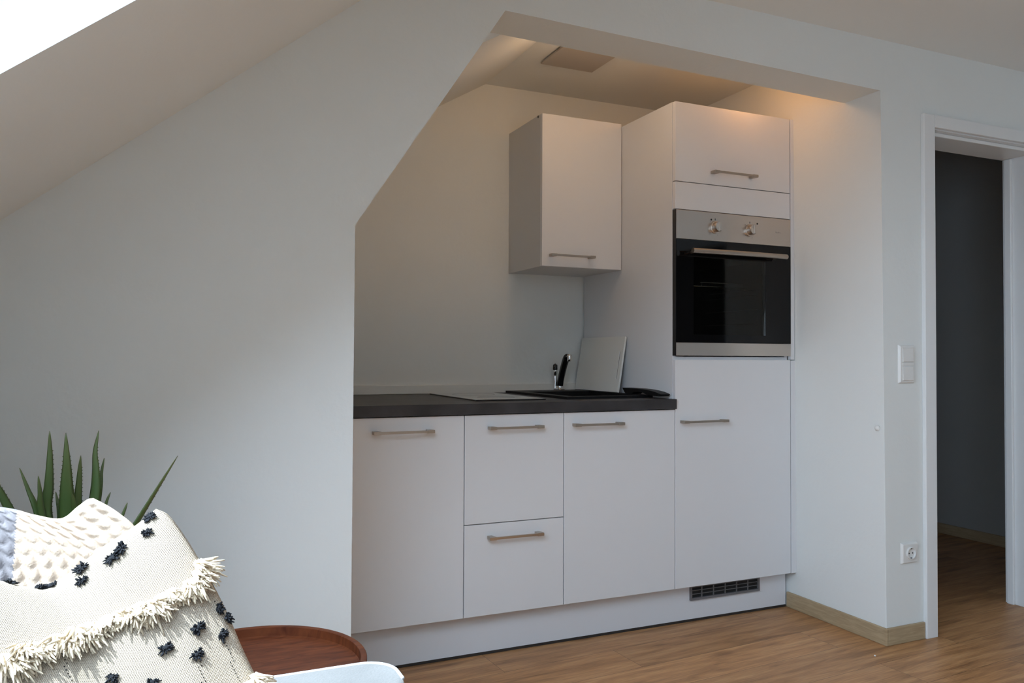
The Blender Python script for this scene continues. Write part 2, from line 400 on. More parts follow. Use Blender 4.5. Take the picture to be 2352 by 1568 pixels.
ZD, ZW, ZT = .158, .879, .918      # door bottom, worktop underside, worktop top
c = thing('base_cabinet', 'leftmost white base cabinet, one door, under the bare left end of the worktop', 'cabinet', (-1.125, .3, ZD), 'white base cabinets under the worktop')
obj('body', carcass(-1.404, -.9005, .0205, .72, ZD, ZW-.001), M['cabside'], c)
d = front('door', c, -1.404, -.90, ZD, ZW-.002); bar_handle(d, -1.235, -1.02, .826, 0)
c = thing('base_cabinet', 'white base cabinet with two drawers, one handle above the other, below the hob', 'cabinet', (-.70, .3, ZD), 'white base cabinets under the worktop')
obj('body', carcass(-.8995, -.5025, .0205, .72, ZD, ZW-.001), M['cabside'], c)
d = front('drawer', c, -.90, -.502, .486, ZW-.002); bar_handle(d, -.813, -.599, .829, 0)
d = front('drawer', c, -.90, -.502, ZD, .486); bar_handle(d, -.813, -.599, .4375, 0)
c = thing('base_cabinet', 'white base cabinet with one door below the sink, next to the tall oven unit', 'cabinet', (-.25, .3, ZD), 'white base cabinets under the worktop')
obj('body', carcass(-.5015, -.001, .0205, .72, ZD, ZW-.001), M['cabside'], c)
d = front('door', c, -.502, 0, ZD, ZW-.002); bar_handle(d, -.469, -.254, .8295, 0)

t = thing('tall_cabinet', 'tall white built-in kitchen cabinet with oven and fridge door against the right niche wall', 'cabinet', (.30, .3, ZD))
obj('body', carcass(.0005, .600, .0205, .75, ZD, 2.122, (1.088, 1.70), top=True), M['cab'], t)
d = front('flap_door', t, 0, .60, 1.797, 2.122); bar_handle(d, .174, .398, 1.847, 0)
front('blank_panel', t, 0, .60, 1.684, 1.797)
d = front('fridge_door', t, 0, .60, ZD, 1.077); bar_handle(d, .022, .244, .8265, 0)
f = thing('filler_panel', 'narrow white filler strip between tall cabinet and right niche wall', 'panel', (.617, .01, ZD))
obj('upper_strip', box((.6035, .001, 1.0765), (.6225, .019, 2.122), .001), M['cab'], f)
obj('lower_strip', box((.6035, .001, ZD), (.6325, .019, 1.0735), .001), M['cab'], f)
p = tag(obj('plinth', box((-1.415, .055, .010), (.6195, .073, ZD-.002)), M['plinth']), 'long white plinth board recessed beneath all the kitchen cabinets', 'plinth')
obj('sealing_lip', box((-1.415, .0535, .0005), (.6195, .0735, .0100)), M['seal'], p)
vg = bmesh.new()
X0, X1, Z0, Z1 = .110, .470, .087, .146
for lo, hi in (((X0, Z0), (X1, Z0+.009)), ((X0, Z1-.006), (X1, Z1)), ((X0, Z0+.009), (X0+.008, Z1-.006)), ((X1-.008, Z0+.009), (X1, Z1-.006))):
    add_box(vg, (lo[0], .046, lo[1]), (hi[0], .0549, hi[1]))
for k in range(1, 6):
    x = X0 + (X1-X0)*k/6; add_box(vg, (x-.002, .050, Z0+.009), (x+.002, .0545, Z1-.006))
for k in range(1, 3):
    z = Z0+.009 + (Z1-Z0-.015)*k/3; add_box(vg, (X0+.008, .0505, z-.0012), (X1-.008, .0545, z+.0012))
g = obj('ventilation_grille', vg, M['vent'], p); g['label'] = 'grey plastic ventilation grille'
obj('grille_opening', box((X0+.006, .0546, Z0+.006), (X1-.006, .0549, Z1-.004)), M['vdark'], g)

# worktop with a cut-out for the sink
SX0, SX1, SY0, SY1 = -.424, -.022, .125, .730
wt = slab([-1.418, SX0+.02, SX1-.02, .0], [-.012, SY0+.02, SY1-.12, .7595], {(1, 1)}, ZW, ZT)
w = tag(obj('worktop', wt, M['worktop']), 'dark anthracite worktop running over the base cabinets', 'worktop')
tag(obj('worktop_upstand', box((-1.418, .746, ZT+.0003), (-.0005, .7597, .957), .002), M['board']), 'low white upstand strip along the back of the dark worktop', 'upstand')
h = thing('hob', 'small black glass cooktop set flush in the dark worktop left of the sink', 'hob', (-.66, .4, ZT))
obj('glass_plate', box((-.810, .116, ZT+.0003), (-.520, .68, ZT+.006), .0015), M['hob'], h)
for k, (yy, r) in enumerate(((.27, .075), (.52, .09))):
    zm = bmesh.new(); lathe(zm, [(r-.0012, 0), (r, 0), (r, .0002), (r-.0012, .0002)], (-.665, yy, ZT+.0061), 48, close=True)
    zo = obj('cooking_zone', zm, M['vent'], h); zo['label'] = 'thin grey ring marking a cooking zone'
s = thing('sink', 'black composite sink set in the worktop in front of the tap', 'sink', (-.22, .43, ZT))
rim = slab([SX0, SX0+.045, SX1-.045, SX1], [SY0, SY0+.04, SY1-.15, SY1], {(1, 1)}, ZT+.0003, ZT+.010)
obj('rim', rim, M['sink'], s)
bs = slab([SX0+.028, SX0+.0449, SX1-.0449, SX1-.028], [SY0+.025, SY0+.0399, SY1-.1501, SY1-.128], {(1, 1)}, .775, ZT)
add_box(bs, (SX0+.028, SY0+.025, .767), (SX1-.028, SY1-.128, .775))
obj('basin', bs, M['sink'], s)
dr = bmesh.new(); lathe(dr, [(.0, .004), (.030, .004), (.040, 0), (.040, -.0004)], ((SX0+SX1)/2, .36, .7756), 32)
obj('drain', dr, M['chrome'], s, True)

# mixer tap
FX, FY, FZ = -.161, .697, ZT+.0103
t = thing('mixer_tap', 'black and chrome mixer tap with a leaning spout at the back of the sink', 'tap', (FX, FY, FZ))
b = bmesh.new(); lathe(b, [(.025, 0), (.026, .004), (.022, .009), (.0185, .012), (.018, .020)], (FX, FY, FZ), 32)
obj('base', b, M['chrome'], t, 40)
b = bmesh.new(); tube(b, bez([(FX, FY, FZ+.016), (FX+.0005, FY-.012, FZ+.050), (FX+.001, FY-.035, FZ+.100), (FX+.001, FY-.060, FZ+.142), (FX+.001, FY-.074, FZ+.155), (FX+.001, FY-.084, FZ+.154)], 18), [.0165]*3+[.0155]*6+[.0165]*6+[.015, .013, .011], 20)
obj('spout', b, M['blackgloss'], t, True)
b = bmesh.new(); lathe(b, [(.0, .017), (.009, .017), (.0108, .014), (.0108, -.012), (.009, -.015), (.0, -.015)], (FX+.002, FY-.094, FZ+.151), 28)
obj('nozzle', b, M['chrome'], t, 40)
lx, ly = FX-.012, FY+.0215
b = bmesh.new(); lathe(b, [(.0095, 0), (.0095, .060), (.0085, .064), (.0085, .072), (.0100, .075), (.0100, .094), (.0, .094)], (lx, ly, FZ), 24)
obj('lever_column', b, M['chrome'], t, 40)
b = bmesh.new(); lathe(b, [(.0105, .0945), (.0112, .100), (.0108, .116), (.0085, .121), (.0, .123)], (lx, ly, FZ), 24)
obj('lever', b, M['blackgloss'], t, 40)
b = bmesh.new(); bmesh.ops.create_uvsphere(b, u_segments=14, v_segments=8, radius=.0035)
for q in b.verts: q.co += Vector((lx, ly, FZ+.125))
obj('lever_cap', b, M['chrome'], t, True)

# chopping board leaning on the side of the tall cabinet
def bd(y, s):       # s: distance along the board from its lower edge
    L = math.hypot(.040, .246); return Vector((-.047 + .040*s/L, y, ZT+.0112 + .246*s/L))
bm = bmesh.new(); nrm = Vector((-.246, 0, .040)).normalized()
ysb = [.346, .3715, .3775, .738]; Lb = math.hypot(.040, .246); ssb = [0, .058, .182, Lb]
bmb = slab(ysb, ssb, {(1, 1)}, .0006, .0096, lambda y, s_, n_: tuple(bd(y, s_) + nrm*n_))
bmesh.ops.bevel(bmb, geom=[e for e in bmb.edges if e.calc_length() < .012 or True], offset=.0015, segments=2, affect='EDGES')
cbo = tag(obj('chopping_board', bmb, M['board']), 'white plastic chopping board with a narrow grip slot leaning on the tall cabinet', 'chopping board')
gsl = slab([.3718, .3772], [.0583, .1817], set(), .0030, .0065, lambda y, s_, n_: tuple(bd(y, s_) + nrm*n_))  # dark strip set into the slot, standing in for its shade
obj('slot_shade_strip', gsl, M['mark'], cbo)['label'] = 'dark strip inside the grip slot, standing in for its shade'
# black arched drainer tray at the end of the worktop
zb = ZT+.0104
sil = [(.310, .0245), (.200, .0250), (.150, .0238), (.100, .0208), (.060, .0165), (.033, .0115), (.020, .0085), (.0255, .0), (.118, .0), (.128, .0065), (.150, .0105), (.200, .0110), (.222, .0095), (.232, .0), (.283, .0), (.292, .008)]
tm = prism([(y, zb+z) for y, z in sil], 'x', -.056, -.009, bev=.0018)
tag(obj('drainer_tray', tm, M['sink']), 'black oblong arched tray with a slot grip lying at the right end of the worktop', 'tray')

# wall cabinet
u = thing('wall_cabinet', 'white wall cabinet with one door hanging above the sink beside the tall unit', 'cabinet', (-.2, .58, 1.475))
wb = box((-.3985, .4235, 1.475), (-.001, YB-.001, 2.134), .0008)
obj('body', wb, M['cabside'], u)
d = front('door', u, -.400, -.001, 1.474, 2.135, .404); bar_handle(d, -.367, -.152, 1.522, .404)
cap = bmesh.new(); lathe(cap, [(.0, .002), (.005, .002), (.006, 0)], (-.3986, .445, 2.128), 16, axis='x')
for v in cap.verts: v.co.x = -.3986 - (v.co.x+.3986)
o = obj('screw_cap', cap, M['mark'], u); o['label'] = 'small black screw cap'

# ------------------------------------------------------------------ oven
OZ0, OZ1 = 1.091, 1.682
ov = thing('oven', 'built-in stainless steel and black glass oven in the tall cabinet', 'oven', (.30, .2, OZ0))
bd_ = slab([.018, .075, .475, .582], [OZ0+.004, 1.178, 1.50, OZ1-.002], {(1, 1)}, .0205, .45, lambda x, y, z: (x, z, y))
add_box(bd_, (.018, .4505, OZ0+.004), (.582, .46, OZ1-.002))
obj('casing', bd_, M['blackm'], ov)
cp = obj('control_panel', box((.0035, -.004, 1.5645), (.5985, .0195, OZ1), .0015), M['steel'], ov); cp['label'] = 'brushed steel control panel'
ob = bmesh.new(); add_box(ob, (.0015, -.0025, OZ0+.001), (.0033, .0198, OZ1)); obj('side_edge', ob, M['blackm'], ov)
for x in (.196, .376):
    k = bmesh.new(); lathe(k, [(.026, .0), (.026, .004), (.0215, .006), (.0205, .024), (.0185, .028), (.0, .028)], (x, -.0042, 1.621), 32, axis='y')
    ko = obj('knob', k, M['steel'], ov, 40); ko['label'] = 'round steel control knob'
    gk = box((x-.003, -.0400, 1.603), (x+.003, -.0325, 1.639), .001); obj('grip', gk, M['steel'], ko)
    for q_, (a, w_, h_) in enumerate(((PI/2, .0015, .004), (.7, .0009, .0009), (2.4, .0009, .0009), (3.9, .0009, .0009), (5.1, .0009, .0009))):
        X_, Z_ = x+.033*math.cos(a), 1.621+.033*math.sin(a)
        obj('dial_mark', box((X_-w_, -.0046, Z_-h_), (X_+w_, -.0041, Z_+h_)), M['mark'], cp)
for x, z in ((.176, 1.652), (.416, 1.652)):
    k = bmesh.new(); lathe(k, [(.0, .0006), (.004, .0006), (.004, 0)], (x, -.0042, z), 20, axis='y'); obj('indicator_dot', k, M['mark'], cp)
# small unreadable printed mark at the right end of the panel
lg = bmesh.new()
for i, (w_, h_) in enumerate(((.004, .006), (.004, .004), (.004, .004), (.003, .006), (.004, .004))):
    x = .516 + i*.0055
    add_box(lg, (x, -.0045, 1.620), (x+.0011, -.0041, 1.620+h_)); add_box(lg, (x+.0011, -.0045, 1.620), (x+w_, -.0041, 1.6211))
obj('printed_mark', lg, M['vent'], cp)
dg = slab([.0035, .088, .461, .5985], [1.1455, 1.178, 1.494, 1.5635], {(1, 1)}, -.004, .0195, lambda x, y, z: (x, z, y))
door = obj('oven_door', dg, M['black'], ov); door['label'] = 'black glass oven door'
pn = obj('door_window', box((.0882, -.003, 1.1782), (.4608, .002, 1.4938)), M['ovenpane'], door)
obj('trim_strip', box((.0035, -.004, OZ0+.001), (.5985, .0195, 1.1450), .0015), M['steel'], ov)['label'] = 'brushed steel bottom strip'
hb = bmesh.new()
tube(hb, bez([(.048, -.052, 1.512), (.17, -.058, 1.512), (.29, -.060, 1.512), (.41, -.058, 1.512), (.532, -.052, 1.512)], 20), .0105, 16)
for x in (.075, .505): tube(hb, [(x, -.052, 1.512), (x, -.0042, 1.512)], .006, 12)
obj('door_handle', hb, M['nickel'], door, 40)['label'] = 'slightly bowed metal bar handle'
rk = bmesh.new()
tube(rk, [(.10, .10, 1.387), (.47, .10, 1.387)], .0025, 8)
tube(rk, bez([(.205, .10, 1.387), (.209, .10, 1.400), (.215, .10, 1.403), (.415, .10, 1.404), (.421, .10, 1.401), (.427, .10, 1.387)], 24), .002, 8)
for k in range(13): tube(rk, [(.11+k*.029, .10, 1.387), (.11+k*.029, .42, 1.387)], .0018, 6)
for z in (1.387, 1.362, 1.30, 1.24):
    for x in (.0765, .473): tube(rk, [(x, .06, z-.006), (x, .42, z-.006)], .0025, 6)
obj('oven_rack', rk, M['chrome'], ov, True)

# ------------------------------------------------------------------ small fittings
v = thing('ceiling_cover', 'flat greige square cover plate on the niche ceiling', 'cover plate', (-.288, .30, 2.352))
obj('plate', box((-.414, .14, 2.338), (-.164, .39, 2.346), .001), M['cover'], v)
obj('mounting_box', box((-.395, .16, 2.3462), (-.185, .37, 2.3515)), M['vdark'], v)
sw = thing('light_switch', 'white double light switch on the wall pier beside the doorway', 'switch', (.742, YW, .987))
def bevel_frame(x0, x1, z0, z1, y0, y1, inset):
    bm = bmesh.new()
    a = [bm.verts.new(p) for p in ((x0, y0, z0), (x1, y0, z0), (x1, y0, z1), (x0, y0, z1))]
    i_ = .006
    m_ = [bm.verts.new(p) for p in ((x0+i_, y1, z0+i_), (x1-i_, y1, z0+i_), (x1-i_, y1, z1-i_), (x0+i_, y1, z1-i_))]
    bm.faces.new(a); bm.faces.new(m_)
    for k in range(4): bm.faces.new([a[k], a[(k+1) % 4], m_[(k+1) % 4], m_[k]])
    bmesh.ops.bevel(bm, geom=list(bm.edges), offset=.0012, segments=2, affect='EDGES')
    return bm
obj('switch_frame', bevel_frame(.699, .785, .988, 1.137, YW-.0003, YW-.010, 0), M['plastic'], sw)
for z0, z1 in ((1.070, 1.126), (.999, 1.055)):
    obj('rocker', prism([(YW-.0101, z0), (YW-.0155, z0+.002), (YW-.0125, z1-.002), (YW-.0101, z1)], 'x', .714, .770, bev=.0008), M['plastic'], sw)
obj('divider', box((.714, YW-.0125, 1.057), (.770, YW-.0101, 1.068), .0006), M['plastic'], sw)
so = thing('wall_socket', 'white single wall socket low on the pier beside the doorway', 'socket', (.752, YW, .297))
obj('socket_frame', bevel_frame(.708, .798, .297, .378, YW-.0003, YW-.010, 0), M['plastic'], so)
ins = bmesh.new(); lathe(ins, [(.0, .0006), (.0185, .0006), (.0192, .0012), (.0200, .0062), (.0212, .0068), (.0235, .0062), (.0240, .0)], (.753, YW-.0101, .3375), 40, axis='y')
obj('socket_insert', ins, M['plastic'], so, 35)
pn = bmesh.new()
for dx in (-.0095, .0095): lathe(pn, [(.0, .0008), (.0026, .0008), (.0026, 0)], ((.753+dx), YW-.0108, .3375), 16, axis='y')
for dz in (-.0185, .0165): add_box(pn, (.751, YW-.0160, .3375+dz), (.755, YW-.0109, .3375+dz+.002))
obj('contacts', pn, M['mark'], so)
kb = bmesh.new(); lathe(kb, [(.0, .012), (.005, .0115), (.009, .008), (.0105, .003), (.0105, .0)], (0, 0, 0), 24, axis='x')
for q in kb.verts: q.co = Vector((.6275 - q.co.x, -.432 + q.co.y, .817 + q.co.z))
tag(obj('wall_button', kb, M['plastic'], None, True), 'small round white button on the niche side wall near its corner', 'button')
cr = bmesh.new(); bmesh.ops.create_icosphere(cr, subdivisions=2, radius=.0035)
for q in cr.verts: q.co = Vector((.501 + q.co.x*(1+.3*math.sin(q.co.y*900)), -.526 + q.co.y, .0028 + q.co.z*.8))
tag(obj('crumb', cr, M['crumb']), 'tiny white crumb on the wooden floor in front of the pier', 'crumb')

# two small ceiling lamps tucked behind the lintel
LAMPS = ((.345, -.085, .41, 'small warm ceiling lamp behind the lintel above the tall cabinet'), (-.42, -.12, 1.25, 'small warm ceiling lamp behind the lintel in front of the wall cabinet'))
for LX, LY, _, lab in LAMPS:
    lm = thing('ceiling_lamp', lab, 'lamp', (LX, LY, 2.352), 'lamps behind the lintel')
    b = bmesh.new(); lathe(b, [(.0, 0), (.045, 0), (.045, -.022), (.020, -.030), (.020, -.055), (.0, -.055)], (LX, LY, 2.3515), 32)
    obj('lamp_holder', b, M['plastic'], lm, 40)
    b = bmesh.new(); bmesh.ops.create_uvsphere(b, u_segments=24, v_segments=14, radius=.026)
    for q in b.verts: q.co += Vector((LX, LY, 2.270))
    obj('lamp_bulb', b, M['bulb'], lm, True)

# ------------------------------------------------------------------ side table
TX, TY, TR = -1.711, -.9225, .234
tb = thing('side_table', 'round reddish wooden tray side table between sofa arm and wall', 'side table', (TX, TY, 0))
b = bmesh.new(); lathe(b, [(.0, .416), (.222, .416), (.232, .421), (TR, .432), (TR, .4475), (TR-.0015, .4500), (TR-.011, .4500), (TR-.013, .4485), (TR-.014, .430), (TR-.018, .4275), (.0, .4275)], (TX, TY, 0), 96)
obj('tray_top', b, M['acacia'], tb, 40)
for k in range(3):
    a = .6 + k*2*PI/3
    b = bmesh.new(); tube(b, [(TX+.12*math.cos(a), TY+.12*math.sin(a), .4155), (TX+.19*math.cos(a), TY+.19*math.sin(a), .0)], [.016, .011], 16)
    obj('leg', b, M['acacia'], tb, 40)

# ------------------------------------------------------------------ sofa
sf = thing('sofa', 'pale blue-grey sofa whose rounded far arm shows at the bottom edge', 'sofa', (-2.05, -2.35, 0))
def rounded_arm(x0, x1, y0, y1, z0, z1, rc, rt):
    """block with rounded front corners in plan and a soft top edge"""
    bm = bmesh.new(); pts = []
    for k in range(13): a = -PI/2 + PI/2*k/12; pts.append((x1-rc+rc*math.cos(a), y0+rc+rc*math.sin(a)))
    for k in range(13): a = PI/2*k/12; pts.append((x1-rc+rc*math.cos(a), y1-rc+rc*math.sin(a)))
    pts += [(x0, y1), (x0, y0)]
    cx, cy = (x0+x1)/2, (y0+y1)/2
    levels = [(z0, 0)] + [(z1-rt+rt*math.sin(PI/2*k/6), rt*(1-math.cos(PI/2*k/6))) for k in range(7)]
    rings = []
    for z, ins_ in levels:
        ring = []
        for (x, y) in pts:
            sxx = 1-ins_/((x1-x0)/2); syy = 1-ins_/((y1-y0)/2)
            ring.append(bm.verts.new((cx+(x-cx)*sxx, cy+(y-cy)*syy, z)))
        rings.append(ring)
    for a, b in zip(rings, rings[1:]):
        for k in range(len(pts)): bm.faces.new([a[k], a[(k+1) % len(pts)], b[(k+1) % len(pts)], b[k]])
    bm.faces.new(rings[0][::-1]); bm.faces.new(rings[-1])
    return bm
AY0, AY1, AX1, AZ = -1.430, -1.291, -1.520, .560
obj('base', box((-2.55, -3.40, .10), (-1.56, AY0-.001, .26), .01), M['sofa'], sf)
obj('seat_cushion', box((-2.44, -3.39, .2605), (-1.54, AY0-.002, .43), .035, 4), M['sofa'], sf, 40)
obj('backrest', box((-2.70, -3.42, .10), (-2.56, AY1, .76), .035, 4), M['sofa'], sf, 40)
obj('back_cushion', box((-2.555, -3.38, .432), (-2.42, AY0-.01, .80), .04, 4), M['sofa'], sf, 40)
arm = obj('arm', rounded_arm(-2.555, AX1, AY0, AY1, .10, AZ, .055, .012), M['sofa'], sf, 40)
obj('arm', rounded_arm(-2.555, AX1, -3.54, -3.401, .10, AZ, .055, .012), M['sofa'], sf, 40)
pp = []
for k in range(13): a = PI/2*k/12; pp.append((AX1-.055+.052*math.cos(a), AY1-.055+.052*math.sin(a), AZ-.003))
pb = bmesh.new(); tube(pb, [(AX1-.003, AY0+.05, AZ-.003)]+pp+[(-2.5, AY1-.003, AZ-.003)], .0035, 10)
obj('piping', pb, M['sofapipe'], arm, True)
for x in (-2.5, -1.62):
    for y in (-3.47, -1.36):
        b = bmesh.new(); tube(b, [(x, y, .0995), (x, y, 0)], [.02, .014], 14); obj('leg', b, M['darkwood'], sf, 40)

# ------------------------------------------------------------------ cushions
def resample(pts, n):
    P = bez([(p[0], p[1], 0) for p in pts], 240); L = [0]
    for a, b in zip(P, P[1:]): L.append(L[-1]+(b-a).length)
    out = []; j = 0
    for k in range(n):
        t_ = L[-1]*k/(n-1)
        while j < len(L)-2 and L[j+1] < t_: j += 1
        f_ = (t_-L[j])/max(1e-9, L[j+1]-L[j]); out.append(P[j].lerp(P[j+1], min(1, max(0, f_))))
    return out
class Cushion:
    """soft pad spanned between four edge curves; (0,0) top right, s runs left along the top, t runs down"""
    def __init__(self, O, up, top, right, left, bottom, thick, n=90, relief=None, back=.7):
        self.n = n; self.back = back; self.O = Vector(O); self.ea = Vector((1, 0, 0)); self.eb = Vector(up).normalized(); self.nn = self.ea.cross(self.eb).normalized()
        if self.nn.y > 0: self.nn = -self.nn
        T, R, Lf, B = resample(top, n), resample(right, n), resample(left, n), resample(bottom, n)
        self.P = {}
        for i in range(n):
            for j in range(n):
                s_, t_ = i/(n-1), j/(n-1)
                p = T[i]*(1-t_) + B[i]*t_ + R[j]*(1-s_) + Lf[j]*s_ - (T[0]*(1-s_)*(1-t_) + T[-1]*s_*(1-t_) + B[0]*(1-s_)*t_ + B[-1]*s_*t_)
                S_, T_ = 2*s_-1, 2*t_-1
                h_ = thick*max(0, (1-S_*S_)*(1-T_*T_))**.5
                h_ *= 1 + .05*math.sin(9*s_+2)*math.sin(7*t_)
                self.P[i, j] = (p, h_)
        self.relief = relief
    def W(self, p, h): return self.O + self.ea*p.x + self.eb*p.y + self.nn*h
    def front(self, i, j):
        p, h = self.P[i, j]; r = self.relief(i/(self.n-1), j/(self.n-1)) if self.relief else 0
        edge = min(1, min(i, j, self.n-1-i, self.n-1-j)/4)
        return self.W(p, h + r*edge)
    def at(self, s_, t_):
        f = lambda v_: min(self.n-2, max(1, round(v_*(self.n-1))))
        i, j = f(s_), f(t_)
        c_ = self.front(i, j); du = self.front(i+1, j)-self.front(i-1, j); dv = self.front(i, j+1)-self.front(i, j-1)
        nr = du.cross(dv).normalized()
        if nr.dot(self.nn) < 0: nr = -nr
        return c_, nr, du.normalized(), dv.normalized()
    def mesh(self, bm=None):
        bm = bm or bmesh.new(); n = self.n; uvl = bm.loops.layers.uv.new('UVMap')
        F, Bk = {}, {}
        for i in range(n):
            for j in range(n):
                F[i, j] = bm.verts.new(self.front(i, j))
                p, h = self.P[i, j]
                Bk[i, j] = F[i, j] if i in (0, n-1) or j in (0, n-1) else bm.verts.new(self.W(p, -h*self.back))
        for i in range(n-1):
            for j in range(n-1):
                for D, order in ((F, 1), (Bk, -1)):
                    q = [(i, j), (i+1, j), (i+1, j+1), (i, j+1)][::order]
                    f = bm.faces.new([D[a] for a in q])
                    for lp, (a, b) in zip(f.loops, q): lp[uvl].uv = (a/(n-1), b/(n-1))
        return bm

upA = (0, .155, .45)
A = Cushion((-1.9, -1.5, .87), upA,
    top=[(.004, .013), (-.022, -.008), (-.058, -.031), (-.098, -.062), (-.120, -.074), (-.142, -.070), (-.170, -.060), (-.25, -.035), (-.40, -.02)],
    right=[(.004, .013), (.020, .003), (.042, -.030), (.066, -.075), (.090, -.126), (.110, -.177), (.130, -.221), (.175, -.31), (.226, -.40)],
    left=[(-.40, -.02), (-.34, -.13), (-.27, -.27), (-.19, -.455)],
    bottom=[(.226, -.40), (.12, -.39), (-.03, -.42), (-.19, -.455)], thick=.062, n=90, back=.3, relief=lambda s_, t_: .0035*math.sin(20*s_+7*t_)*math.sin(PI*t_)*math.sin(PI*s_)**.5 + .002*math.sin(37*s_-9*t_)*t_)
cu = thing('tufted_cushion', 'cream woven cushion with black tufts and fringe rows, leaning in front of the knitted one', 'cushion', (-1.9, -1.62, .43))
cover = obj('cover', A.mesh(), M['cream'], cu, True); cover['label'] = 'cream woven cotton cover'

def strand(bm, p, d, L, r, seg=5):
    k = 5; pts = []; side = Vector((random.uniform(-1, 1), random.uniform(-1, 1), random.uniform(-1, 1)))*.35
    for q in range(k):
        f_ = q/(k-1); pts.append(p + d*L*f_ + side*L*f_*f_ + Vector((0, 0, -.25*L*f_*f_)))
    tube(bm, pts, [r, r*1.15, r*1.1, r, r*.55], seg)
def add_tuft(s_, t_, size=1.):
    c_, nr, du, dv = A.at(s_, t_)
    bm = bmesh.new(); size *= random.uniform(.72, 1.0); tw = random.uniform(-.5, .5)
    ax = (du*math.cos(tw) + dv*math.sin(tw)); ay = nr.cross(ax)
    k0 = bmesh.new(); bmesh.ops.create_icosphere(k0, subdivisions=2, radius=1)
    for q in k0.verts: q.co = c_ + (ax*q.co.x*.0062 + ay*q.co.y*.0042 + nr*(q.co.z*.0038+.002))*size*random.uniform(.9, 1.1)
    merge(bm, k0)
    for k in range(46):
        u_, v_ = random.uniform(-1, 1), random.uniform(-1, 1)
        d_ = (nr*random.uniform(.3, .9) + ax*(u_*1.1) + ay*(v_*.8)).normalized()
        strand(bm, c_ + nr*.001 + ax*u_*.0045*size + ay*v_*.0028*size, d_, random.uniform(.0045, .0080)*size, .0012*size, 5)
    o = obj('tuft', bm, M['blackyarn'], cu, True); o['label'] = 'black yarn tuft'
def add_tassel(s_, t_, size=1.):
    c_, nr, du, dv = A.at(s_, t_)
    bm = bmesh.new()
    for k in range(90):
        f_ = random.uniform(-1, 1)
        d_ = (nr*random.uniform(.15, .9) + du*(f_*.45+random.uniform(-.35, .35)) + dv*random.uniform(.3, 1.1)).normalized()
        strand(bm, c_ + nr*.001 + du*f_*.011 + dv*random.uniform(-.006, .004), d_, random.uniform(.012, .024)*size*(1-.25*f_*f_), .0015, 5)
    o = obj('tassel', bm, M['yarn'], cu, True); o['label'] = 'cream yarn fringe tassel'
for q in TUFT_ST: add_tuft(*q)
for q, sz in zip(FRINGE_ST, (1.15, 1.2, .95, .6, .75, 1.2, 1.0, .6, .8, 1.25, 1.1, .7, 1.2, 1.3, 1.2, 1.1, 1.1, .9)): add_tassel(*q, sz)
for run in DOT_ST:
    bm = bmesh.new(); (s0, t0), (s1, t1) = run; m_ = 22
    for k in range(m_):
        f_ = k/(m_-1); c_, nr, du, dv = A.at(s0+(s1-s0)*f_, t0+(t1-t0)*f_)
        tb_ = bmesh.new(); bmesh.ops.create_icosphere(tb_, subdivisions=1, radius=.0008)
        for q in tb_.verts: q.co += c_ + nr*.0004
        merge(bm, tb_)
    obj('stitch_line', bm, M['blackyarn'], cu)['label'] = 'dotted line of black stitches'

KN = 210
def knit_relief(s_, t_):
    """chunky columns of V stitches"""
    x = s_*27 + .25*math.sin(5*t_); fx = x - math.floor(x)
    side = abs(fx-.5)*2                                   # 0 in the middle of a column, 1 at the groove
    y = t_*26 + .55*side; fy = y - math.floor(y)
    col = (1-side**2.2); row = math.sin(PI*fy)**.55
    return .0055*col*(.50+.50*row)
B = Cushion((-1.98, -1.43, .9), (0, .07, .47),
    top=[(.006, -.009), (-.001, -.010), (-.013, -.019), (-.032, -.033), (-.062, -.026), (-.102, -.013), (-.20, .0), (-.42, .02)],
    right=[(.006, -.009), (.025, -.021), (.041, -.034), (.057, -.050), (.076, -.080), (.10, -.16), (.12, -.30), (.11, -.462)],
    left=[(-.42, .02), (-.40, -.12), (-.40, -.30), (-.42, -.462)],
    bottom=[(.11, -.462), (-.05, -.452), (-.25, -.452), (-.42, -.462)], thick=.020, n=KN, relief=knit_relief, back=2.2)
ku = thing('knitted_cushion', 'beige chunky-knit cushion standing behind the black-tufted cushion', 'cushion', (-2.1, -1.48, .43))
ko = obj('cover', B.mesh(), M['knit'], ku, True)
ko.data.materials.append(M['knitgrey'])
for pl_ in ko.data.polygons:      # a grey stripe of knitting, part of the pattern
    x = sum((ko.data.vertices[v_].co.x for v_ in pl_.vertices))/len(pl_.vertices) + ORG['knitted_cushion'].x
    if -2.20 < x < -2.062: pl_.material_index = 1

